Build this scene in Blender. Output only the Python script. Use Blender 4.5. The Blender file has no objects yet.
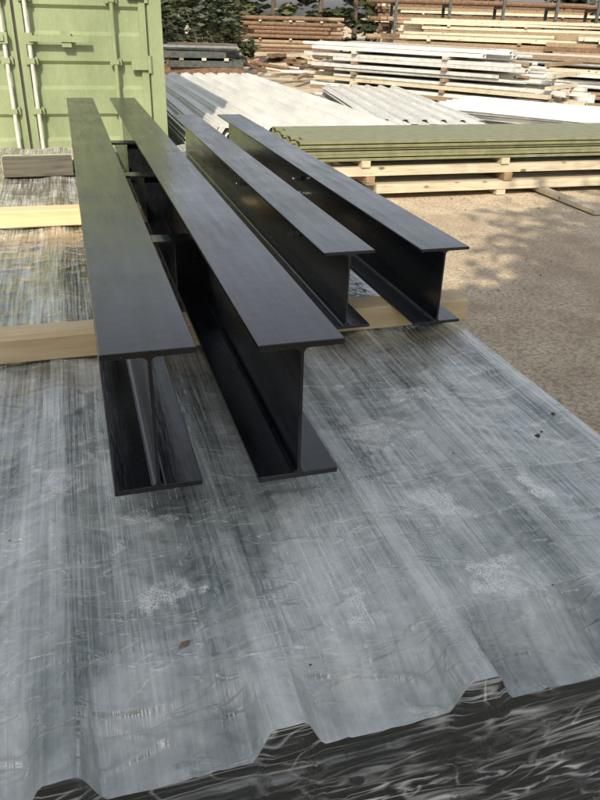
import bpy, math, random
from mathutils import Vector, Matrix, noise
random.seed(7)
sc=bpy.context.scene
R=math.radians

# ------------------------------------------------------------ materials
def new_mat(name):
    m=bpy.data.materials.new(name); m.use_nodes=True
    nt=m.node_tree
    return m,nt,nt.nodes['Principled BSDF'],nt.nodes['Material Output']
def coords(nt,scale=(1,1,1),rot=(0,0,0)):
    tc=nt.nodes.new('ShaderNodeTexCoord'); mp=nt.nodes.new('ShaderNodeMapping')
    mp.inputs['Scale'].default_value=scale; mp.inputs['Rotation'].default_value=rot
    nt.links.new(tc.outputs['Object'],mp.inputs['Vector']); return mp.outputs['Vector']
def tex(nt,vec,scale,detail=4,rough=.55,dist=0):
    n=nt.nodes.new('ShaderNodeTexNoise'); n.inputs['Scale'].default_value=scale
    n.inputs['Detail'].default_value=detail; n.inputs['Roughness'].default_value=rough
    n.inputs['Distortion'].default_value=dist
    nt.links.new(vec,n.inputs['Vector']); return n.outputs['Fac']
def ramp(nt,fac,stops):
    r=nt.nodes.new('ShaderNodeValToRGB'); e=r.color_ramp.elements
    while len(e)<len(stops): e.new(.5)
    for i,(p,c) in enumerate(stops):
        e[i].position=p; e[i].color=(c,c,c,1) if not isinstance(c,tuple) else (*c,1)
    nt.links.new(fac,r.inputs['Fac']); return r.outputs['Color']
def math_(nt,op,a,b=None,clamp=False):
    n=nt.nodes.new('ShaderNodeMath'); n.operation=op; n.use_clamp=clamp
    for i,v in enumerate((a,b)):
        if v is None: continue
        if isinstance(v,(int,float)): n.inputs[i].default_value=v
        else: nt.links.new(v,n.inputs[i])
    return n.outputs[0]
def mixc(nt,fac,a,b,mode='MIX'):
    n=nt.nodes.new('ShaderNodeMix'); n.data_type='RGBA'; n.blend_type=mode
    for k,v in ((0,fac),(6,a),(7,b)):
        if isinstance(v,(int,float)): n.inputs[k].default_value=v
        elif isinstance(v,tuple): n.inputs[k].default_value=(*v,1)
        else: nt.links.new(v,n.inputs[k])
    return n.outputs[2]
def bump(nt,h,strength,dist,normal=None):
    b=nt.nodes.new('ShaderNodeBump'); b.inputs['Strength'].default_value=strength; b.inputs['Distance'].default_value=dist
    nt.links.new(h,b.inputs['Height'])
    if normal: nt.links.new(normal,b.inputs['Normal'])
    return b.outputs['Normal']
def lines(nt,vec,scale,width,detail=1,dist=0):
    # crease lines for painted glints and bump, where noise crosses its mid value
    f=tex(nt,vec,scale,detail,.5,dist)
    d=math_(nt,'ABSOLUTE',math_(nt,'SUBTRACT',f,.5))
    return ramp(nt,d,[(0.0,1.0),(width,0.0)])

def simple(name,c1,c2,rough=.6,metal=0,scale=(3,3,3),ns=4,bs=.3,bd=.004,spread=(.35,.65),fine=60):
    m,nt,p,o=new_mat(name); v=coords(nt,scale)
    f=tex(nt,v,ns,4,.6); f2=tex(nt,v,fine,1,.6)
    ff=math_(nt,'ADD',math_(nt,'MULTIPLY',f,.75),math_(nt,'MULTIPLY',f2,.25))
    nt.links.new(ramp(nt,ff,[(spread[0],c1),(spread[1],c2)]),p.inputs['Base Color'])
    p.inputs['Roughness'].default_value=rough; p.inputs['Metallic'].default_value=metal
    if bs>0: nt.links.new(bump(nt,ff,bs,bd),p.inputs['Normal'])
    return m

def m_blackpaint():
    m,nt,p,o=new_mat('black_paint')
    v=coords(nt,(14,1.2,14)); f=tex(nt,v,3,4,.65); v2=coords(nt,(1,1,1)); g=tex(nt,v2,5,4,.6)
    sp=tex(nt,v2,220,1,.5)
    sc_=tex(nt,coords(nt,(3,40,3),(0,0,R(8))),2.0,3,.7,1.0)
    col=mixc(nt,ramp(nt,g,[(.4,0.0),(.75,.6)]),(.003,.004,.008),(.013,.015,.016))
    col=mixc(nt,ramp(nt,sp,[(.70,0.0),(.74,.4)]),col,(.12,.12,.10))
    col=mixc(nt,ramp(nt,sc_,[(.68,0.0),(.76,.55)]),col,(.13,.125,.10))
    nt.links.new(col,p.inputs['Base Color'])
    r=math_(nt,'ADD',math_(nt,'MULTIPLY',f,.30),math_(nt,'MULTIPLY',g,.26))
    nt.links.new(math_(nt,'SUBTRACT',r,.05),p.inputs['Roughness'])
    p.inputs['Specular IOR Level'].default_value=.85
    h=math_(nt,'ADD',f,math_(nt,'MULTIPLY',tex(nt,v2,36,1,.6),.4))
    nt.links.new(bump(nt,h,.32,.002),p.inputs['Normal']); return m
BLACK=m_blackpaint()

def m_timber(name,c1,c2,axis=0,rough=.7):
    m,nt,p,o=new_mat(name)
    s=[22,22,22]; s[axis]=1.4
    v=coords(nt,tuple(s)); f=tex(nt,v,2.2,4,.6,.8)
    v2=coords(nt,(1,1,1)); g=tex(nt,v2,6,2,.5)
    col=ramp(nt,f,[(.3,c1),(.5,tuple((a+b)/2 for a,b in zip(c1,c2))),(.72,c2)])
    vo=nt.nodes.new('ShaderNodeTexVoronoi'); s2=[7,7,7]; s2[axis]=3.5
    nt.links.new(coords(nt,tuple(s2)),vo.inputs['Vector']); vo.inputs['Scale'].default_value=1
    kn=ramp(nt,vo.outputs['Distance'],[(.08,1.0),(.15,0.0)])
    col=mixc(nt,kn,col,tuple(a*.35 for a in c1))
    col=mixc(nt,ramp(nt,g,[(.5,0.0),(.8,.35)]),col,tuple(a*.6 for a in c1))
    nt.links.new(col,p.inputs['Base Color']); p.inputs['Roughness'].default_value=rough
    nt.links.new(bump(nt,f,.3,.002),p.inputs['Normal']); return m
PINE=m_timber('pine_timber',(.70,.52,.28),(.86,.71,.46),0)
PALE=m_timber('weathered_timber',(.38,.33,.24),(.64,.56,.42),0)
AGED=m_timber('aged_timber',(.055,.055,.045),(.16,.15,.115),0,.85)
BROWN=m_timber('brown_timber',(.15,.10,.06),(.34,.25,.155),0)
RUST=simple('rusty_steel',(.08,.05,.03),(.21,.125,.075),.85)
ZINC=simple('zinc_steel',(.48,.49,.47),(.70,.695,.66),.42,.25)
WHITE=simple('white_sheet',(.52,.525,.51),(.74,.735,.70),.38,0,(1,.3,1))
OLIVE=simple('olive_paint',(.15,.16,.085),(.24,.24,.135),.5)
DSTEEL=simple('dark_steel',(.03,.035,.035),(.09,.10,.095),.5)
CGREEN=simple('container_green_paint',(.17,.215,.115),(.28,.33,.19),.5,0,(1,1,.35),3,.2,.003,(.3,.7))
CDARK=simple('container_gasket',(.03,.035,.025),(.06,.06,.05),.8)
CONC=simple('weathered_concrete',(.3,.29,.26),(.42,.40,.36),.9)
BARK=simple('bark',(.06,.045,.03),(.14,.10,.07),.95,0,(6,6,1))
BLUEP=simple('blue_plastic',(.05,.12,.3),(.08,.18,.4),.5)
ROOF=simple('shade_shed_cladding',(.55,.53,.48),(.66,.64,.58),.6)
SHEETD=simple('dark_roof_sheet',(.008,.020,.024),(.032,.052,.058),.3,.0)
BOLT=simple('zinc_bolt',(.2,.21,.23),(.35,.36,.38),.35,.6)

def leafmat(name,c):
    m,nt,p,o=new_mat(name)
    f=tex(nt,coords(nt),1.5,2)
    nt.links.new(ramp(nt,f,[(.35,tuple(a*.6 for a in c)),(.7,tuple(min(1,a*1.4) for a in c))]),p.inputs['Base Color'])
    p.inputs['Roughness'].default_value=.6; return m
L1=leafmat('leaf_dark',(.03,.042,.018)); L2=leafmat('leaf_mid',(.06,.07,.028)); L3=leafmat('leaf_light',(.11,.12,.045))

def m_ground():
    m,nt,p,o=new_mat('dirt_ground'); v=coords(nt)
    a=tex(nt,v,.35,3,.6,.4); b=tex(nt,v,3.5,4,.65); c=tex(nt,v,45,2,.7); d=tex(nt,v,160,1,.6)
    col=ramp(nt,math_(nt,'ADD',math_(nt,'MULTIPLY',a,.5),math_(nt,'MULTIPLY',b,.5)),[(.36,(.38,.30,.21)),(.52,(.56,.47,.345)),(.68,(.70,.61,.47))])
    col=mixc(nt,ramp(nt,c,[(.40,.6),(.56,0.0)]),col,(.21,.155,.10))
    col=mixc(nt,ramp(nt,d,[(.62,0.0),(.72,.7)]),col,(.70,.65,.55))
    nt.links.new(col,p.inputs['Base Color']); p.inputs['Roughness'].default_value=.95
    h=math_(nt,'ADD',math_(nt,'MULTIPLY',b,.8),math_(nt,'ADD',math_(nt,'MULTIPLY',c,.30),math_(nt,'MULTIPLY',d,.10)))
    nt.links.new(bump(nt,h,.6,.025),p.inputs['Normal']); return m
GROUND=m_ground()
TOPS=SHEETD
PIT=.272; RC=.178; RH=.058

def m_film_top(patches):
    # several turns of stretch film pulled tight over grey-green sheet: clear where it touches, milky where it does not
    m,nt,p,o=new_mat('stretch_film_top'); v=coords(nt)
    sx=nt.nodes.new('ShaderNodeSeparateXYZ'); nt.links.new(v,sx.inputs[0])
    def mr_(src,a,b,c,d):
        mr=nt.nodes.new('ShaderNodeMapRange'); nt.links.new(src,mr.inputs[0])
        for i,q in enumerate((a,b,c,d)): mr.inputs[i+1].default_value=q
        return mr.outputs[0]
    Yc=sx.outputs[1]
    st=tex(nt,coords(nt,(70,2.0,1),(0,0,R(1.5))),2,2,.6,.1)
    st2=tex(nt,coords(nt,(7,.6,1),(0,0,R(-2))),1.6,2,.5,.2)
    big=tex(nt,v,3.4,5,.66,.5); fine=tex(nt,v,46,2,.7)
    ln1=lines(nt,coords(nt,(1.1,7,1),(0,0,R(14))),3.2,.012,2,.6)
    ln2=lines(nt,coords(nt,(1.6,6,1),(0,0,R(-22))),2.6,.009,2,.5)
    ln3=lines(nt,coords(nt,(13,1.1,1),(0,0,R(3))),2.2,.022,2,.2)
    sub=lambda t,k: math_(nt,'MULTIPLY',math_(nt,'SUBTRACT',t,.5),k)
    f=math_(nt,'ADD',sub(fine,.50),.50)
    a=math_(nt,'MULTIPLY',math_(nt,'SUBTRACT',st,.5),mr_(Yc,.6,2.2,.32,2.3))
    f=math_(nt,'ADD',f,math_(nt,'ADD',a,math_(nt,'ADD',sub(st2,1.15),sub(big,1.55))))
    f=math_(nt,'ADD',f,mr_(Yc,.55,2.6,.12,-.16))
    wob=math_(nt,'ADD',sx.outputs[0],sub(big,.012))
    pp_=math_(nt,'PINGPONG',math_(nt,'ADD',wob,-RC+10*PIT),PIT/2)
    rib=ramp(nt,math_(nt,'MULTIPLY',pp_,1/(PIT/2)),[(.08,0.0),(.14,1.0),(.28,1.0),(.40,0.0)])
    f=math_(nt,'SUBTRACT',f,math_(nt,'MULTIPLY',rib,.17))
    ln=math_(nt,'MAXIMUM',math_(nt,'MAXIMUM',ln1,ln2),math_(nt,'MULTIPLY',ln3,.7))
    brk=ramp(nt,big,[(.44,0.0),(.62,1.0)])
    lnb=math_(nt,'MULTIPLY',ln,brk)
    f=math_(nt,'ADD',f,math_(nt,'MULTIPLY',lnb,.30))  # wrinkle glints painted into the film colour as thin whitish lines
    vo=nt.nodes.new('ShaderNodeTexVoronoi'); vo.feature='DISTANCE_TO_EDGE'; vo.inputs['Scale'].default_value=210
    nt.links.new(v,vo.inputs['Vector'])
    bub=ramp(nt,vo.outputs['Distance'],[(.05,1.0),(.2,.15)])
    wn=nt.nodes.new('ShaderNodeTexNoise'); wn.inputs['Scale'].default_value=24; wn.inputs['Detail'].default_value=4
    nt.links.new(v,wn.inputs['Vector'])
    off=nt.nodes.new('ShaderNodeVectorMath'); off.operation='MULTIPLY_ADD'
    nt.links.new(wn.outputs['Color'],off.inputs[0]); off.inputs[1].default_value=(.22,.17,0); nt.links.new(v,off.inputs[2])
    tot=None
    for (px,py,r) in patches:
        dm=nt.nodes.new('ShaderNodeVectorMath'); dm.operation='MULTIPLY_ADD'
        nt.links.new(off.outputs[0],dm.inputs[0]); dm.inputs[1].default_value=(1/r,.8/r,0); dm.inputs[2].default_value=(-(px+.11)/r,-(py+.085)*.8/r,0)
        lnn=nt.nodes.new('ShaderNodeVectorMath'); lnn.operation='LENGTH'; nt.links.new(dm.outputs[0],lnn.inputs[0])
        tot=lnn.outputs['Value'] if tot is None else math_(nt,'MINIMUM',tot,lnn.outputs['Value'])
    k=ramp(nt,tot,[(.50,1.0),(1.0,0.0)])
    kb=math_(nt,'MULTIPLY',k,bub)
    f=ramp(nt,f,[(.0,.0),(1.0,.95)])
    under=mixc(nt,mr_(Yc,1.3,2.6,0,1),(.075,.112,.108),(.11,.095,.07))
    col=mixc(nt,f,under,(.77,.81,.78))
    col=mixc(nt,math_(nt,'MULTIPLY',kb,.95),col,(.92,.93,.90))
    nt.links.new(col,p.inputs['Base Color'])
    p.inputs['Roughness'].default_value=.5
    p.inputs['Coat Weight'].default_value=1; p.inputs['Coat IOR'].default_value=2.2
    nt.links.new(ramp(nt,fine,[(.38,.02),(.65,.14)]),p.inputs['Coat Roughness'])
    h=math_(nt,'ADD',math_(nt,'MULTIPLY',st,.6),math_(nt,'ADD',math_(nt,'MULTIPLY',math_(nt,'ADD',ln1,ln2),.35),math_(nt,'MULTIPLY',fine,.22)))
    nb=bump(nt,h,1.0,.006)
    nt.links.new(nb,p.inputs['Coat Normal'])
    return m
def m_film_side():
    m,nt,p,o=new_mat('stretch_film_side')
    st=tex(nt,coords(nt,(1.3,5,70),(0,R(7),0)),2.2,3,.6,.1)
    l1=lines(nt,coords(nt,(1.2,3,12),(0,R(9),0)),3.0,.035,2,.3)
    l2=lines(nt,coords(nt,(1.5,3,9),(0,R(-19),0)),3.2,.030,2,.3)
    l3=lines(nt,coords(nt,(4,3,7),(0,R(35),0)),2.0,.018,1,.3)
    pa=tex(nt,coords(nt,(2.4,2,7)),2.0,2,.5,.3)
    f=math_(nt,'ADD',ramp(nt,st,[(.57,0.0),(.68,.55)]),math_(nt,'ADD',math_(nt,'MULTIPLY',l1,.75),math_(nt,'ADD',math_(nt,'MULTIPLY',l2,.55),math_(nt,'MULTIPLY',l3,.5))))  # highlights on the folds painted as bluish-white streaks and lines
    f=math_(nt,'MULTIPLY',f,ramp(nt,pa,[(.38,.12),(.60,1.0)]))
    f=math_(nt,'ADD',f,.06,True)
    p.inputs['Base Color'].default_value=(.86,.92,.93,1); p.inputs['Roughness'].default_value=.2; p.inputs['Specular IOR Level'].default_value=.8
    nrm=bump(nt,math_(nt,'ADD',st,math_(nt,'MULTIPLY',l1,.5)),.30,.004); nt.links.new(nrm,p.inputs['Normal'])
    tr=nt.nodes.new('ShaderNodeBsdfTransparent'); tr.inputs[0].default_value=(.93,.97,.97,1)
    gl=nt.nodes.new('ShaderNodeBsdfGlossy'); gl.inputs['Roughness'].default_value=.06; gl.inputs['Color'].default_value=(.85,.95,1,1); nt.links.new(nrm,gl.inputs['Normal'])
    lw=nt.nodes.new('ShaderNodeFresnel'); lw.inputs[0].default_value=1.5; nt.links.new(nrm,lw.inputs['Normal'])
    mx0=nt.nodes.new('ShaderNodeMixShader'); nt.links.new(lw.outputs[0],mx0.inputs[0]); nt.links.new(tr.outputs[0],mx0.inputs[1]); nt.links.new(gl.outputs[0],mx0.inputs[2])
    mx=nt.nodes.new('ShaderNodeMixShader'); nt.links.new(f,mx.inputs[0]); nt.links.new(mx0.outputs[0],mx.inputs[1]); nt.links.new(p.outputs[0],mx.inputs[2])
    nt.links.new(mx.outputs[0],o.inputs[0]); return m

# ------------------------------------------------------------ mesh builder
class MB:
    def __init__(s): s.v=[]; s.f=[]; s.mi=[]; s.mats=[]; s.sm=[]
    def m(s,mat):
        if mat not in s.mats: s.mats.append(mat)
        return s.mats.index(mat)
    def add(s,vs,fs,mat,M=None,smooth=False):
        o=len(s.v); k=s.m(mat)
        for q in vs: s.v.append(tuple(M@Vector(q)) if M is not None else tuple(q))
        for f in fs: s.f.append(tuple(i+o for i in f)); s.mi.append(k); s.sm.append(smooth)
    def box(s,x0,x1,y0,y1,z0,z1,mat,M=None,b=0):
        if b<=0:
            vs=[(x0,y0,z0),(x1,y0,z0),(x1,y1,z0),(x0,y1,z0),(x0,y0,z1),(x1,y0,z1),(x1,y1,z1),(x0,y1,z1)]
            s.add(vs,[(0,3,2,1),(4,5,6,7),(0,1,5,4),(1,2,6,5),(2,3,7,6),(3,0,4,7)],mat,M)
        else:
            pr=[(y0+b,z0),(y1-b,z0),(y1,z0+b),(y1,z1-b),(y1-b,z1),(y0+b,z1),(y0,z1-b),(y0,z0+b)]
            n=8; vs=[(x0,a,c) for a,c in pr]+[(x1,a,c) for a,c in pr]
            fs=[(i,i+n,(i+1)%n+n,(i+1)%n) for i in range(n)]+[tuple(range(n)),tuple(range(2*n-1,n-1,-1))]
            s.add(vs,fs,mat,M)
    def prism(s,pr,y0,y1,mat,M=None):
        n=len(pr); vs=[(a,y0,c) for a,c in pr]+[(a,y1,c) for a,c in pr]
        fs=[(i,(i+1)%n,(i+1)%n+n,i+n) for i in range(n)]+[tuple(range(n-1,-1,-1)),tuple(range(n,2*n))]
        s.add(vs,fs,mat,M)
    def tube(s,x0,x1,y,z,w,h,t,mat,M=None):
        def ring(x,k): return [(x,y+k,z+k),(x,y+w-k,z+k),(x,y+w-k,z+h-k),(x,y+k,z+h-k)]
        vs=ring(x0,0)+ring(x1,0)+ring(x0,t)+ring(x1,t); fs=[]
        for i in range(4):
            j=(i+1)%4
            fs+=[(i,i+4,j+4,j),(i+8,j+8,j+12,i+12),(i,j,j+8,i+8),(i+4,i+12,j+12,j+4)]
        s.add(vs,fs,mat,M)
    def cyl(s,p0,p1,r,mat,n=10,r1=None,M=None):
        p0=Vector(p0);p1=Vector(p1); d=(p1-p0).normalized(); a=d.orthogonal().normalized(); b=d.cross(a); r1=r if r1 is None else r1
        vs=[tuple(p0+r*(math.cos(t)*a+math.sin(t)*b)) for t in [2*math.pi*i/n for i in range(n)]]
        vs+=[tuple(p1+r1*(math.cos(t)*a+math.sin(t)*b)) for t in [2*math.pi*i/n for i in range(n)]]
        s.add(vs,[(i,(i+1)%n,(i+1)%n+n,i+n) for i in range(n)]+[tuple(range(n-1,-1,-1)),tuple(range(n,2*n))],mat,M)
    def obj(s,name,parent=None):
        me=bpy.data.meshes.new(name); me.from_pydata(s.v,[],s.f); 
        for m in s.mats: me.materials.append(m)
        me.polygons.foreach_set('material_index',s.mi); me.polygons.foreach_set('use_smooth',s.sm); me.update()
        o=bpy.data.objects.new(name,me); sc.collection.objects.link(o)
        if parent: o.parent=parent
        return o
def empty(name):
    o=bpy.data.objects.new(name,None); sc.collection.objects.link(o); return o
def T(x,y,z,rz=0,rx=0,ry=0): return Matrix.Translation((x,y,z))@Matrix.Rotation(R(rz),4,'Z')@Matrix.Rotation(R(ry),4,'Y')@Matrix.Rotation(R(rx),4,'X')

# ------------------------------------------------------------ ground
g=MB(); N=90
def gz(x,y): 
    return .012*noise.noise(Vector((x*.8,y*.8,0)))+.006*noise.noise(Vector((x*3,y*3,5)))
xs=[-8+ i*22/N for i in range(N+1)]; ys=[-2+i*22/N for i in range(N+1)]
xs=[-400,-60]+xs+[60,400]; ys=[-400,-60]+ys+[80,600]
W=len(xs)
g.add([(x,y,gz(x,y) if -8<x<14 and -2<y<20 else 0) for y in ys for x in xs],
      [(j*W+i,j*W+i+1,(j+1)*W+i+1,(j+1)*W+i) for j in range(len(ys)-1) for i in range(W-1)],GROUND,None,True)
g.obj('ground')
st=MB()
for i in range(1500):
    x=random.uniform(1.3,9); y=random.uniform(.5,9); r=random.uniform(.003,.012)
    M=T(x,y,r*.3,random.uniform(0,360),random.uniform(-30,30))
    vs=[(r*1.2,0,0),(0,r,0),(-r,0,0),(0,-r*.9,0),(0,0,r*.8),(0,0,-r*.6)]
    st.add(vs,[(0,1,4),(1,2,4),(2,3,4),(3,0,4),(1,0,5),(2,1,5),(3,2,5),(0,3,5)],random.choice([CONC,CONC,CONC,BROWN]),M)
st.obj('gravel')

# ------------------------------------------------------------ wrapped stack of roofing sheet
X0,X1,Y0,Y1=-.80,1.012,.572,5.0; ZT=.65
def prof(x):
    d=abs(((x-RC+PIT/2)%PIT)-PIT/2)
    if d<.020: return 1
    if d<.046: return 1-(d-.020)/.026
    return 0
def profpts():
    pts=[]
    for k in range(-5,5):
        c=RC+k*PIT
        for d,h in ((-.046,0),(-.020,1),(.020,1),(.046,0)):
            if X0<=c+d<=X1: pts.append((c+d,h*RH))
    return [(X0,0)]+pts+[(X1,prof(X1)*RH)]
stack=empty('wrapped_roofing_sheet_stack')
sb=MB(); pp=profpts(); nl=25
for i in range(nl):
    zb=ZT-RH-i*.017; y0=Y0+.006+random.uniform(-.004,.012); y1=Y1+random.uniform(-.01,.01); dx=random.uniform(-.003,.003)
    loop=[(a+dx,zb+h) for a,h in pp]+[(a+dx,zb+h-.0045) for a,h in reversed(pp)]
    n=len(pp); mt=TOPS if i==0 else SHEETD
    vs=[(a,y0,c) for a,c in loop]+[(a,y1,c) for a,c in loop]; L=2*n
    fs=[(k,(k+1)%L,(k+1)%L+L,k+L) for k in range(L)]
    for k in range(n-1): fs.append((k,L-1-k,L-2-k,k+1)); fs.append((k+L,k+1+L,L-2-k+L,L-1-k+L))
    sb.add(vs,fs,mt)
sb.obj('roofing_sheets',stack)
db=MB()
for y in (.9,2.2,3.5,4.7): db.box(X0,X1,y,y+.09,0.01,ZT-RH-nl*.017-.001,PALE,None,.004)
db.obj('dunnage',stack)
def smooth(t): t=max(0,min(1,t)); return t*t*(3-2*t)
CREASE=[(1.035,-.055,.45,1.1,.0026),(1.31,.05,.40,1.1,.0018),(.80,.10,-.5,.35,.0018),(.92,-.12,.0,.9,.0014),(.70,.05,.25,1.1,.0018),(1.18,.08,-.6,.1,.0016)]
def filmz(x,y):
    near=smooth((.72-y)/.13)
    d=abs(((x-RC+PIT/2)%PIT)-PIT/2)
    cat=smooth(d/(PIT/2)*1.5)
    pan=smooth((d-.018)/.032)
    sag=(1-near)*(.011*cat)+near*(.052*pan)
    wr=.0012*noise.noise(Vector((x*30,y*2.2,1)))+.0022*noise.noise(Vector((x*6,y*5,3)))+.0026*noise.noise(Vector((x*14+y*9,y*14-x*5,7)))
    ridg=abs(noise.noise(Vector((x*3+y*3,y*9-x*2,11)))); wr+=.0036*max(0,1-ridg*16)
    ridg=abs(noise.noise(Vector((x*5-y*4,y*12+x*3,31)))); wr+=.0024*max(0,1-ridg*16)
    ridg=abs(noise.noise(Vector((x*9+y*3,y*7-x*6,15)))); wr+=.004*max(0,1-ridg*10)*near
    cz=0
    if y<1.5:
        for cy,sl,xa,xb,am in CREASE:
            if xa<x<xb:
                dd=y-(cy+sl*(x-.5)+.006*noise.noise(Vector((x*7,cy*9,0))))
                if abs(dd)<.008: cz+=am*(1-abs(dd)/.008)*min(1,(x-xa)*8,(xb-x)*8)
    return ZT-sag+.0015*(1-cat)+wr*min(1,.25+cat)+cz
patches=[(.544,1.227,.070),(.58,.967,.055),(.578,.75,.055),(.324,1.014,.050),(.042,1.043,.042),(.06,.842,.034),(.329,.744,.036),(.78,.95,.035),(.70,1.35,.045),(-.1,1.2,.04)]
FILM=m_film_top(patches); FILMS=m_film_side()
fm=MB(); nx=300; ny=480
fx=[X0-.004+(X1+.008-X0)*i/nx for i in range(nx+1)]
fy=[Y0-.003+(Y1+.006-Y0)*((j/ny)**1.8) for j in range(ny+1)]
fm.add([(x,y,filmz(x,y)+.003) for y in fy for x in fx],[(j*(nx+1)+i,j*(nx+1)+i+1,(j+1)*(nx+1)+i+1,(j+1)*(nx+1)+i) for j in range(ny) for i in range(nx)],FILM,None,True)
fm.obj('stretch_film_top',stack)
fs_=MB(); ns=80; nx2=420
vs=[]
for j in range(ns+1):
    t=j/ns
    for i in range(nx2+1):
        x=X0-.004+(X1+.008-X0)*i/nx2
        zt=filmz(x,Y0-.003)+.003; z=zt*(1-t)+.13*t
        w=.006*noise.noise(Vector((x*3+z*3,z*16,2)))+.002*noise.noise(Vector((x*9-z*20,z*46,6)))
        rg=abs(noise.noise(Vector((x*1.6+z*5,z*20-x*2,9)))); w+=.008*max(0,1-rg*9)
        rg=abs(noise.noise(Vector((x*3-z*6,z*26+x*4,19)))); w+=.005*max(0,1-rg*9)
        y=Y0-.003-smooth(t*9)*(.008+w*.9)
        vs.append((x,y,z))
fs_.add(vs,[(j*(nx2+1)+i,(j+1)*(nx2+1)+i,(j+1)*(nx2+1)+i+1,j*(nx2+1)+i+1) for j in range(ns) for i in range(nx2)],FILMS,None,True)
fs_.obj('stretch_film_front',stack)
fe=MB()
for xe,sg in ((X1+.004,1),(X0-.004,-1)):
    vs=[]; a=30;b=200
    for j in range(a+1):
        t=j/a
        for i in range(b+1):
            y=Y0-.003+(Y1+.006-Y0)*i/b
            zt=filmz(xe,y)+.003; z=zt*(1-t)+.13*t
            vs.append((xe+sg*smooth(t*8)*(.006+.008*noise.noise(Vector((y*5,z*14,4)))),y,z))
    fe.add(vs,[(j*(b+1)+i,(j+1)*(b+1)+i,(j+1)*(b+1)+i+1,j*(b+1)+i+1) for j in range(a) for i in range(b)],FILMS,None,True)
fe.obj('stretch_film_sides',stack)

# ------------------------------------------------------------ timber bearers on the stack
def bearer(x0,x1,y0,y1,z0,z1,mat,rz=0):
    b=MB(); cx=(x0+x1)/2; cy=(y0+y1)/2
    b.box(x0-cx,x1-cx,y0-cy,y1-cy,0,z1-z0,mat,T(cx,cy,z0,rz),.004)
    return b.obj('timber_bearer')
bearer(-.62,1.045,1.735,1.825,ZT+.005,ZT+.07,PINE,.4)
bearer(-.70,.98,3.03,3.12,ZT+.005,ZT+.07,PINE,-.3)
bearer(-.36,1.0,4.20,4.34,ZT+.005,ZT+.07,PALE)
bearer(-.345,-.005,4.05,4.16,ZT+.005,ZT+.092,AGED,1)

# ------------------------------------------------------------ I-beams
def ibeam(x0,y0,y1,z0,D,Wd,tf,tw,rz=0):
    hw=Wd/2; c=.0015; r=.009; pr=[]
    def arc(cx,cz,a0,a1,n=4):
        return [(cx+r*math.cos(R(a0+(a1-a0)*i/n)),cz+r*math.sin(R(a0+(a1-a0)*i/n))) for i in range(n+1)]
    pr+=[(-hw+c,0),(hw-c,0),(hw,c),(hw,tf-c),(hw-c,tf)]
    pr+=arc(tw/2+r,tf+r,270,180)
    pr+=arc(tw/2+r,D-tf-r,180,90)
    pr+=[(hw-c,D-tf),(hw,D-tf+c),(hw,D-c),(hw-c,D),(-hw+c,D),(-hw,D-c),(-hw,D-tf+c),(-hw+c,D-tf)]
    pr+=arc(-tw/2-r,D-tf-r,90,0)
    pr+=arc(-tw/2-r,tf+r,0,-90)
    pr+=[(-hw+c,tf),(-hw,tf-c),(-hw,c)]
    b=MB(); L=y1-y0; M=T(x0+hw,y0,z0,rz); b.prism(pr,0,L,BLACK,M)
    return b,M
def bev(o):
    m=o.modifiers.new('edge','BEVEL'); m.width=.0011; m.segments=2; m.limit_method='ANGLE'; m.angle_limit=R(60)
ZB=ZT+.0705
b,M=ibeam(.004,1.015,4.62,ZB,.256,.146,.0109,.0064); 
bev(b.obj('steel_i_beam'))
b,M=ibeam(.243,.995,4.62,ZB,.256,.142,.0109,.0064)
for yy,zz in ((.95,.15),(1.75,.17),(2.5,.17)):
    b.box(-.165,-.0035,yy,yy+.07,zz,zz+.008,BLACK,M)
    b.box(-.07,-.0035,yy+.03,yy+.04,.012,zz-.001,BLACK,M)
bev(b.obj('steel_i_beam'))
def bolt(b,M,x,y,z,s):
    h=.008*s
    b.cyl((x,y,z),(x+.034*s,y,z),.005,BOLT,8,None,M)
    b.cyl((x,y,z),(x+h,y,z),.011,BOLT,6,None,M)
    b.cyl((x+.014*s,y,z),(x+.022*s,y,z),.0105,BOLT,6,None,M)
b,M=ibeam(.556,1.612,4.27,ZB,.203,.133,.0078,.0058)
for yy in (.42,1.15): bolt(b,M,-.0035,yy,.135,-1)
bev(b.obj('steel_i_beam'))
b,M=ibeam(.804,1.592,4.27,ZB,.203,.133,.0078,.0058)
for yy in (1.25,): 
    for zz in (.07,.13): bolt(b,M,-.0035,yy,zz,-1)
bev(b.obj('steel_i_beam'))

# small debris on the film
d=MB()
def clod(x,y,r,mat,n=7):
    z=filmz(x,y)+.003
    vs=[];
    for k in range(n): 
        a=2*math.pi*k/n; q=r*random.uniform(.7,1.2); vs.append((x+q*math.cos(a),y+q*math.sin(a),z+.001))
    for k in range(n): 
        a=2*math.pi*k/n+.3; q=r*random.uniform(.35,.7); vs.append((x+q*math.cos(a),y+q*math.sin(a),z+r*random.uniform(.5,1.)))
    d.add(vs,[(k,(k+1)%n,(k+1)%n+n,k+n) for k in range(n)]+[tuple(range(n,2*n))],mat)
clod(.892,1.127,.006,BARK); clod(.97,1.19,.005,BARK); clod(.91,1.14,.003,BARK)
for i in range(34): clod(random.uniform(-.3,1.0),random.uniform(.6,1.7),random.uniform(.0008,.002),random.choice([BARK,RUST]))
d.obj('dirt_crumbs')
lf=MB(); zl=filmz(.075,.745)+.005
lf.add([(-.010,0,0),(-.004,.005,.002),(.004,.003,.001),(.009,0,.003),(.005,-.004,.001),(-.003,-.005,.002)],[(0,5,4,3,2,1)],BROWN,T(.075,.745,zl,25)); 
lf.obj('dry_leaf')

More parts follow.
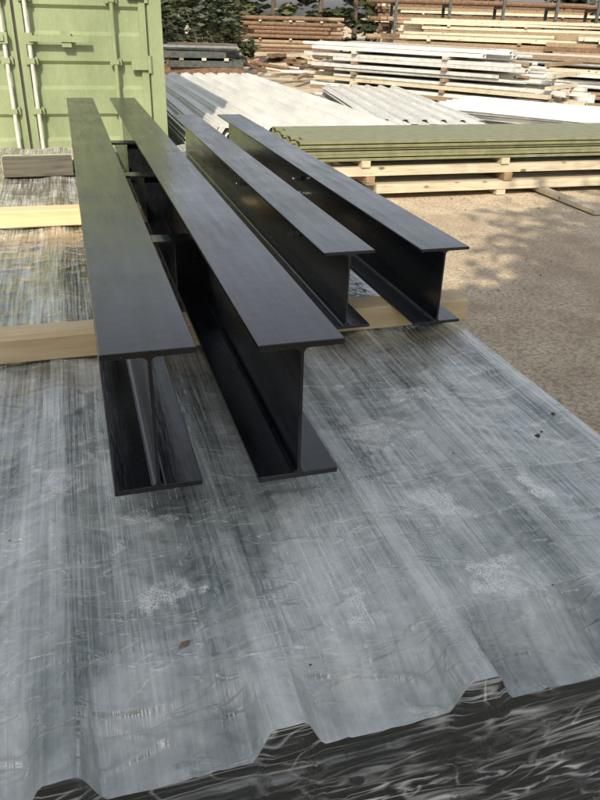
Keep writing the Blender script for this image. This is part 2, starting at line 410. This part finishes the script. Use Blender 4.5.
# ------------------------------------------------------------ shipping container
cont=empty('shipping_container')
CX0,CX1,CY=-1.56,.88,7.2; CH=2.59
c=MB()
for a,bb in ((CX0,CX0+.12),(CX1-.12,CX1)): c.box(a,bb,CY-.03,CY+.12,.0,CH,CGREEN)
c.box(CX0+.12,CX1-.12,CY-.01,CY+.1,CH-.13,CH-.002,CGREEN); c.box(CX0+.12,CX1-.12,CY-.01,CY+.1,.02,.17,CGREEN)
for x in (CX0-.01,CX1-.17):
    for z in (-.0,CH-.11): c.box(x,x+.18,CY-.045,CY-.0305,z+.003,z+.113,CGREEN)
c.obj('frame',cont)
dr=MB()
mid=(CX0+CX1)/2
def door(xa,xb):
    z0,z1=.19,CH-.15; t=.06
    dr.box(xa,xa+t,CY,CY+.05,z0,z1,CGREEN); dr.box(xb-t,xb,CY,CY+.05,z0,z1,CGREEN)
    zz=z0; pts=[]
    per=.43
    while zz<z1-.01:
        for dz,dy in ((0,.012),(.17,.012),(.20,.042),(.37,.042),(.40,.012)):
            if zz+dz<z1: pts.append((zz+dz,dy))
        zz+=per
    pts.append((z1,.012))
    vs=[(xa+t,CY+q,z) for z,q in pts]+[(xb-t,CY+q,z) for z,q in pts]; n=len(pts)
    dr.add(vs,[(i,i+n,i+1+n,i+1) for i in range(n-1)],CGREEN)
door(CX0+.135,mid-.012); door(mid+.012,CX1-.135)
dr.box(mid-.012,mid+.012,CY+.012,CY+.04,.19,CH-.15,CDARK)
dr.box(CX0+.12,CX0+.135,CY+.01,CY+.04,.19,CH-.15,CDARK); dr.box(CX1-.135,CX1-.12,CY+.01,CY+.04,.19,CH-.15,CDARK)
dr.obj('doors',cont)
h=MB()
for x in (mid-.88,mid-.10,mid+.10,mid+.80):
    h.cyl((x,CY-.045,.12),(x,CY-.045,CH-.08),.017,ZINC if abs(x-mid)<.2 else CGREEN,12)
    for z in (.16,.62,1.02,1.5,2.0,CH-.2):
        h.box(x-.05,x+.05,CY-.026,CY-.001,z-.03,z+.03,CGREEN); h.box(x-.024,x+.024,CY-.066,CY-.026,z-.02,z+.02,CGREEN)
for x,s in ((mid-.10,-1),(mid+.10,1)):
    h.box(min(x,x+s*.48),max(x,x+s*.48),CY-.085,CY-.072,1.17,1.215,CGREEN); h.box(x+s*.30-.04,x+s*.30+.04,CY-.072,CY-.001,1.13,1.25,CGREEN)
    h.box(x-.03,x+.03,CY-.072,CY-.02,1.15,1.235,CGREEN)
for x in (CX0+.125,CX1-.125):
    for z in (.45,1.0,1.55,2.1):
        h.cyl((x,CY-.035,z-.07),(x,CY-.035,z+.07),.018,CGREEN,10); s=-1 if x>0 else 1
        h.box(min(x,x+s*.16),max(x,x+s*.16),CY-.03,CY-.001,z-.045,z+.045,CGREEN)
h.obj('door_gear',cont)
s=MB()
for xs_,sg in ((CX0+.01,1),(CX1-.01,-1)):
    pts=[]; y=CY+.12
    while y<CY+6:
        for dy,dx in ((0,0),(.07,0),(.14,.036),(.21,.036)): pts.append((xs_+sg*dx,y+dy))
        y+=.28
    n=len(pts); vs=[(a,q,.15) for a,q in pts]+[(a,q,CH-.06) for a,q in pts]
    s.add(vs,[(i,i+1,i+1+n,i+n) for i in range(n-1)],CGREEN)
s.box(CX0+.01,CX1-.01,CY+.12,CY+6.05,CH-.06,CH-.02,CGREEN); s.box(CX0+.01,CX1-.01,CY+.12,CY+6.05,.05,.15,CGREEN); s.box(CX0+.05,CX1-.05,CY+6.06,CY+6.1,.05,CH-.02,CGREEN)
s.obj('shell',cont)

# ------------------------------------------------------------ green section stack with dunnage
def cee(b,x0,x1,y,z,w,h,t,lip,mat,M):
    pr=[(y,z+lip),(y,z),(y+w,z),(y+w,z+h),(y,z+h),(y,z+h-lip),(y+t,z+h-lip),(y+t,z+h-t),(y+w-t,z+h-t),(y+w-t,z+t),(y+t,z+t),(y+t,z+lip)]
    n=len(pr); vs=[(x0,a,c) for a,c in pr]+[(x1,a,c) for a,c in pr]
    b.add(vs,[(i,i+n,(i+1)%n+n,(i+1)%n) for i in range(n)]+[tuple(range(n)),tuple(range(2*n-1,n-1,-1))],mat,M)
e=MB()
M=T(1.82,6.0,0,-.6)
for L_ in range(3):
    for k in range(7):
        dx=random.uniform(-.06,.06); dy=random.uniform(-.006,.006)+[0,.012,-.004][L_]
        cee(e,dx,6.2+dx,k*.132+dy,.335+L_*.056,.126,.054,.004,.022,OLIVE,M)
for k in range(6): e.tube(.35+random.uniform(-.05,.1),6.0,k*.152+.01,.205,.14,.075,.005,[PALE,ZINC,PALE][k%3],M)
for x in (.55,1.9,3.3,4.8): e.box(x,x+.08,-.01,.93,.282,.334,PALE,M); e.box(x+.05,x+.13,-.01,.93,.132,.2045,BROWN,M); e.box(x,x+.09,0,.93,.005,.05,PALE,M)
for k in range(6): e.box(.75+random.uniform(-.08,.1),6.0,k*.152,k*.152+.14,.052,.13,[PALE,ZINC,PALE][k%3],M,.004)
e.obj('green_steel_section_stack')
q=MB(); q.box(-.5,.5,-.05,.05,0,.04,PALE,T(4.2,5.6,.012,88),.003); q.obj('loose_plank')
q=MB(); q.box(-.4,.4,-.04,.04,0,.03,PALE,T(4.7,5.45,.012,60),.003); q.obj('loose_plank')

# ------------------------------------------------------------ white corrugated sheet piles
def corr(name,M,w,l,layers,pitch,hh,gap,mats,jit=.15):
    b=MB()
    for i in range(layers):
        pts=[]; x=0; ox=random.uniform(-.06,.06); oy=random.uniform(-jit,jit)
        while x<w:
            for dx,z in ((0,0),(.25,0),(.4,1),(.6,1),(.75,0)):
                pts.append((x+dx*pitch+ox,z*hh+i*gap))
            x+=pitch
        n=len(pts); nl=8; vs=[]
        for j in range(nl+1):
            y=l*j/nl+oy
            for a,z in pts: vs.append((a,y,z+.012*noise.noise(Vector((a,y*.6,i*3)))))
        N_=len(vs); vs+=[(a,bq,z-.002) for a,bq,z in vs]
        fs=[]
        for j in range(nl):
            for k in range(n-1):
                fs.append((j*n+k,j*n+k+1,(j+1)*n+k+1,(j+1)*n+k)); fs.append((N_+j*n+k,N_+(j+1)*n+k,N_+(j+1)*n+k+1,N_+j*n+k+1))
        for k in range(n-1): fs.append((k,N_+k,N_+k+1,k+1))
        b.add(vs,fs,mats[i%len(mats)],M)
    for y in (.3,l*.5,l-.4): b.box(0,w,y,y+.09,-.10,-.012,PALE,M)
    return b.obj(name)
corr('white_corrugated_sheet_pile',T(1.15,7.5,.12),2.1,7.2,14,.23,.05,.020,[WHITE])
corr('white_corrugated_sheet_pile',T(6.9,7.5,.12,40),1.5,3.0,10,.24,.06,.022,[ZINC,WHITE],.3)
corr('white_corrugated_sheet_pile',T(3.4,8.2,.12,-10),1.2,4.6,10,.23,.05,.024,[WHITE,ZINC],.3)

# ------------------------------------------------------------ piles of long lengths
def lengths(name,M,L,rows,layers,w,h,mats,jx=.3,ja=1.0,slope=0,kind='mix',dun=3,taper=0):
    b=MB(); z=.05
    for i in range(layers):
        if i%dun==0:
            for q in (.15,.5,.85): b.box(q*L,q*L+.09,-.05,rows*(w+.02),z-.048,z,random.choice([PALE,BROWN]),M)
        r=rows-int(taper*i)
        for k in range(max(2,r)):
            x0=random.uniform(-jx,jx)+taper*i*.15; x1=L+random.uniform(-jx,jx)-slope*i
            y=k*(w+.02)+random.uniform(-.02,.02)
            MM=M@T((x0+x1)/2,y+w/2,z+h/2,random.uniform(-ja,ja))
            l2=(x1-x0)/2; mt=random.choice(mats)
            kd=kind if kind!='mix' else random.choice(['tube','box','cyl'])
            if kd=='tube': b.tube(-l2,l2,-w/2,-h/2,w,h,.006,mt,MM)
            elif kd=='box': b.box(-l2,l2,-w/2,w/2,-h/2,h/2,mt,MM)
            else: b.cyl((-l2,0,0),(l2,0,0),h/2,mt,8,None,MM)
        z+=h+.004+(.05 if (i+1)%dun==0 else 0)
    return b.obj(name)
lengths('steel_length_pile',T(4.5,13.9,0,-54),5.1,8,12,.13,.055,[PALE,ZINC,PALE,WHITE,BROWN,ZINC],.4,2.4,.17,'mix',2)
lengths('steel_length_pile',T(6.7,14.3,0,-50),5.0,9,10,.15,.06,[PALE,ZINC,BROWN,PALE,ZINC],.4,2.2,.12,'mix',2)
lengths('timber_pile',T(8.3,19.5,0,-40),6.5,10,10,.16,.08,[BROWN,RUST,PALE,BROWN,PALE],.5,2,.1,'box',3)
lengths('timber_pile',T(11.5,16.5,0,-35),5,10,10,.16,.09,[BROWN,BROWN,RUST,PALE],.5,2,.0,'box',3)
lengths('timber_pile',T(11,24,0,-20),7,8,14,.16,.08,[PALE,BROWN,PALE],.5,1.5,.0,'box',3)
lengths('timber_pile',T(19,23,0,-20),7,8,15,.16,.09,[BROWN,RUST,BROWN,PALE],.5,1.5,.0,'box',3)
lengths('timber_pile',T(14,33,0,-12),9,8,16,.18,.11,[BROWN,RUST,PALE],.5,1.0,.0,'box',3)
lengths('timber_pile',T(24,30,0,-12),9,8,17,.18,.11,[BROWN,RUST,BROWN],.5,1.0,.0,'box',3)
lengths('rusty_pipe_pile',T(6.6,29,0,-20),3.2,10,9,.2,.13,[RUST,RUST,BROWN],.4,2,.0,'cyl',4)
lengths('rusty_pipe_pile',T(17,22,0,-30),6,8,9,.2,.13,[RUST,BROWN,PALE],.4,2,.0,'cyl',4)
lengths('dark_steel_pile',T(2.1,16.2,0,-8),1.3,6,6,.16,.12,[DSTEEL,DSTEEL,RUST],.25,5,.0,'mix',4)
lengths('timber_pile',T(6.0,21.5,0,35),2.4,5,4,.16,.08,[BROWN,PALE,RUST],.4,7,.0,'box',3)
b=MB()
for i in range(70):
    x=random.uniform(4.6,9.6); y=random.uniform(16.5,24); l=random.uniform(.3,1.3)
    M=T(x,y,random.uniform(.04,.30),random.uniform(0,180),random.uniform(-10,10),random.uniform(-9,9))
    if random.random()<.5: b.box(-l,l,-.06,.06,-.025,.025,random.choice([BROWN,PALE,RUST]),M)
    else: b.cyl((-l,0,0),(l,0,0),.04,random.choice([RUST,DSTEEL,ZINC]),8,None,M)
b.obj('scrap_offcuts')
for (rx,ry) in ((12,28),(20,27)):
    b=MB(); M=T(rx,ry,0,-15)
    for x in (0,2,4,6):
        for y in (0,1.2): b.box(x,x+.1,y,y+.1,0,2.6,DSTEEL,M)
        for z in (.6,1.2,1.8): b.box(x+.01,x+.09,.1,1.2,z,z+.08,DSTEEL,M)
    for z in (.6,1.2,1.8):
        for k in range(6): b.cyl((-.6+random.uniform(-.4,.4),.15+k*.19,z+.17),(6.8+random.uniform(-.4,.4),.15+k*.19,z+.17),.085,random.choice([RUST,PALE,BROWN,BROWN]),8,None,M)
    b.obj('steel_storage_rack')
b=MB(); M=T(8.6,11.5,0)
prev=None
for (r,z) in ((.17,.0),(.18,.03),(.175,.13),(.185,.14),(.175,.15),(.175,.30),(.185,.33),(.16,.34)):
    if prev: b.cyl((0,0,prev[1]),(0,0,z),prev[0],WHITE,20,r,M)
    prev=(r,z)
b.obj('plastic_drum')
b=MB(); M=T(10.3,11.4,0)
prev=None
for (r,z) in ((.15,.0),(.155,.03),(.15,.2),(.16,.22),(.15,.24),(.15,.44),(.12,.47)):
    if prev: b.cyl((0,0,prev[1]),(0,0,z),prev[0],BLUEP,20,r,M)
    prev=(r,z)
b.obj('blue_drum')

# ------------------------------------------------------------ vegetation
def leaves(b,c,rad,n,size,mats,flat=1.0):
    cl=[]
    for i in range(max(8,n//120)):
        v=Vector((random.gauss(0,1),random.gauss(0,1),random.gauss(0,1))).normalized()*random.uniform(.35,1)
        cl.append((Vector((c[0]+v.x*rad[0],c[1]+v.y*rad[1],c[2]+v.z*rad[2])),random.uniform(.16,.34)*min(rad),random.choice(mats)))
    for i in range(n):
        q,r,m=random.choice(cl)
        p=q+Vector((random.gauss(0,1),random.gauss(0,1),random.gauss(0,.8)))*r*.6
        s_=size*random.uniform(.6,1.4)
        M=Matrix.Translation(p)@Matrix.Rotation(random.uniform(0,6.28),4,'Z')@Matrix.Rotation(random.uniform(-1.3,1.3),4,'X')
        b.add([(-s_,0,0),(0,-s_*.4,0),(s_,0,0),(0,s_*.4,0)],[(0,1,2,3)],m if random.random()<.8 else random.choice(mats),M)
def tree(name,x,y,h,r,n,size):
    b=MB()
    segs=[(0,.16),(.25,.13),(.5,.10),(.75,.06)]
    pts=[Vector((x+random.uniform(-.1,.1)*i,y+random.uniform(-.1,.1)*i,h*.8*f)) for i,(f,_) in enumerate(segs)]
    for i in range(3): b.cyl(pts[i],pts[i+1],segs[i][1]*h/5,BARK,10,segs[i+1][1]*h/5)
    for k in range(9):
        a=random.uniform(0,6.28); st_=pts[1].lerp(pts[3],random.random()); en=st_+Vector((math.cos(a)*r*.7,math.sin(a)*r*.7,random.uniform(.3,1.2)*h/5))
        b.cyl(st_,en,.05*h/5,BARK,6,.015)
    leaves(b,(x,y,h*.68),(r,r,h*.30),n,size,[L1,L2,L2,L3])
    return b.obj(name)
tree('gum_tree',1.35,-3.0,6.7,1.7,10000,.12)
tree('gum_tree',3.0,-2.4,5.4,1.3,6500,.12)
b=MB()
for i in range(30):
    x=-12+i*2.4; y=47+random.uniform(-3,3); hh=random.uniform(5,9)
    b.cyl((x,y,0),(x,y,hh*.7),.18,BARK,8,.08)
    leaves(b,(x,y,hh*.45),(2.4,2.0,hh*.55),1000,.36,[L1,L1,L2])
    leaves(b,(x,y-1,.9),(1.6,1.0,1.3),500,.3,[L1,L1,L2])
b.obj('distant_trees')
b=MB()
for (x,y,r,hh) in ((2.4,18.5,.9,1.7),(3.6,20,1.0,1.9),(5.0,24,1.0,1.3),(1.8,21,1.2,2.6)):
    for k in range(6): b.cyl((x,y,0),(x+random.uniform(-.5,.5),y+random.uniform(-.5,.5),hh*.8),.03,BARK,6,.01)
    leaves(b,(x,y,hh*.5),(r,r,hh*.55),1800,.09,[L1,L1,L2])
b.obj('scrub_bushes')

# ------------------------------------------------------------ unseen shed added behind the photographer to cast the shade
shed=empty('added_shade_shed')
b=MB(); SX0,SX1,SY0,SY1,SH=-5.2,.4,-7,-3.0,5.3
pts=[]; x=SX0
while x<SX1:
    for dx,dy in ((0,0),(.08,0),(.11,.03),(.16,.03),(.19,0)): pts.append((x+dx,SY1+dy))
    x+=.19
n=len(pts); b.add([(a,c_,0) for a,c_ in pts]+[(a,c_,SH) for a,c_ in pts],[(i,i+n,i+1+n,i+1) for i in range(n-1)],ROOF)
b.box(SX0,SX1,SY0,SY1-.02,0,SH-.02,ROOF); b.obj('walls',shed)
b=MB(); b.prism([(SY0-.2,SH),(SY1+.25,SH),((SY0+SY1)/2,SH+.6)],-SX1-.2,-SX0+.2,ROOF,Matrix.Rotation(R(90),4,'Z')); b.obj('roof',shed)
b=MB(); b.box(-4.6,-2.2,SY1+.035,SY1+.08,0,3.2,DSTEEL); b.box(-1.6,-.7,SY1+.035,SY1+.08,0.01,2.1,OLIVE); b.obj('doors',shed)

# ------------------------------------------------------------ light and camera
EL=37; 
d_=Vector((.40*math.cos(R(EL)),.917*math.cos(R(EL)),-math.sin(R(EL))))
sun=bpy.data.lights.new('sun','SUN'); sun.energy=5.0; sun.angle=R(.5); sun.color=(1,.87,.66)
so=bpy.data.objects.new('sun',sun); sc.collection.objects.link(so); so.rotation_euler=d_.to_track_quat('-Z','Y').to_euler()
w=bpy.data.worlds.new('World'); sc.world=w; w.use_nodes=True; nt=w.node_tree
sky=nt.nodes.new('ShaderNodeTexSky'); sky.sky_type='NISHITA'; sky.sun_disc=False; sky.sun_elevation=R(EL)
sky.sun_rotation=math.atan2(-d_.x,-d_.y)
sky.air_density=1.0; sky.dust_density=3.0
hs=nt.nodes.new('ShaderNodeHueSaturation'); hs.inputs['Saturation'].default_value=.32; hs.inputs['Value'].default_value=1.28
nt.links.new(sky.outputs[0],hs.inputs['Color'])
nt.links.new(hs.outputs[0],nt.nodes['Background'].inputs[0]); nt.nodes['Background'].inputs[1].default_value=.15
cam=bpy.data.cameras.new('camera'); co=bpy.data.objects.new('camera',cam); sc.collection.objects.link(co)
cam.sensor_fit='VERTICAL'; cam.sensor_height=24; cam.lens=24*722/800; cam.clip_end=2000; cam.clip_start=.02
co.matrix_world=Matrix.Translation((0,0,1.43))@Matrix.Rotation(R(-17.42),4,'Z')@Matrix.Rotation(R(61.9),4,'X')@Matrix.Rotation(.03,4,'Z')
sc.camera=co
sc.view_settings.view_transform='Standard'; sc.view_settings.look='None'; sc.view_settings.exposure=0
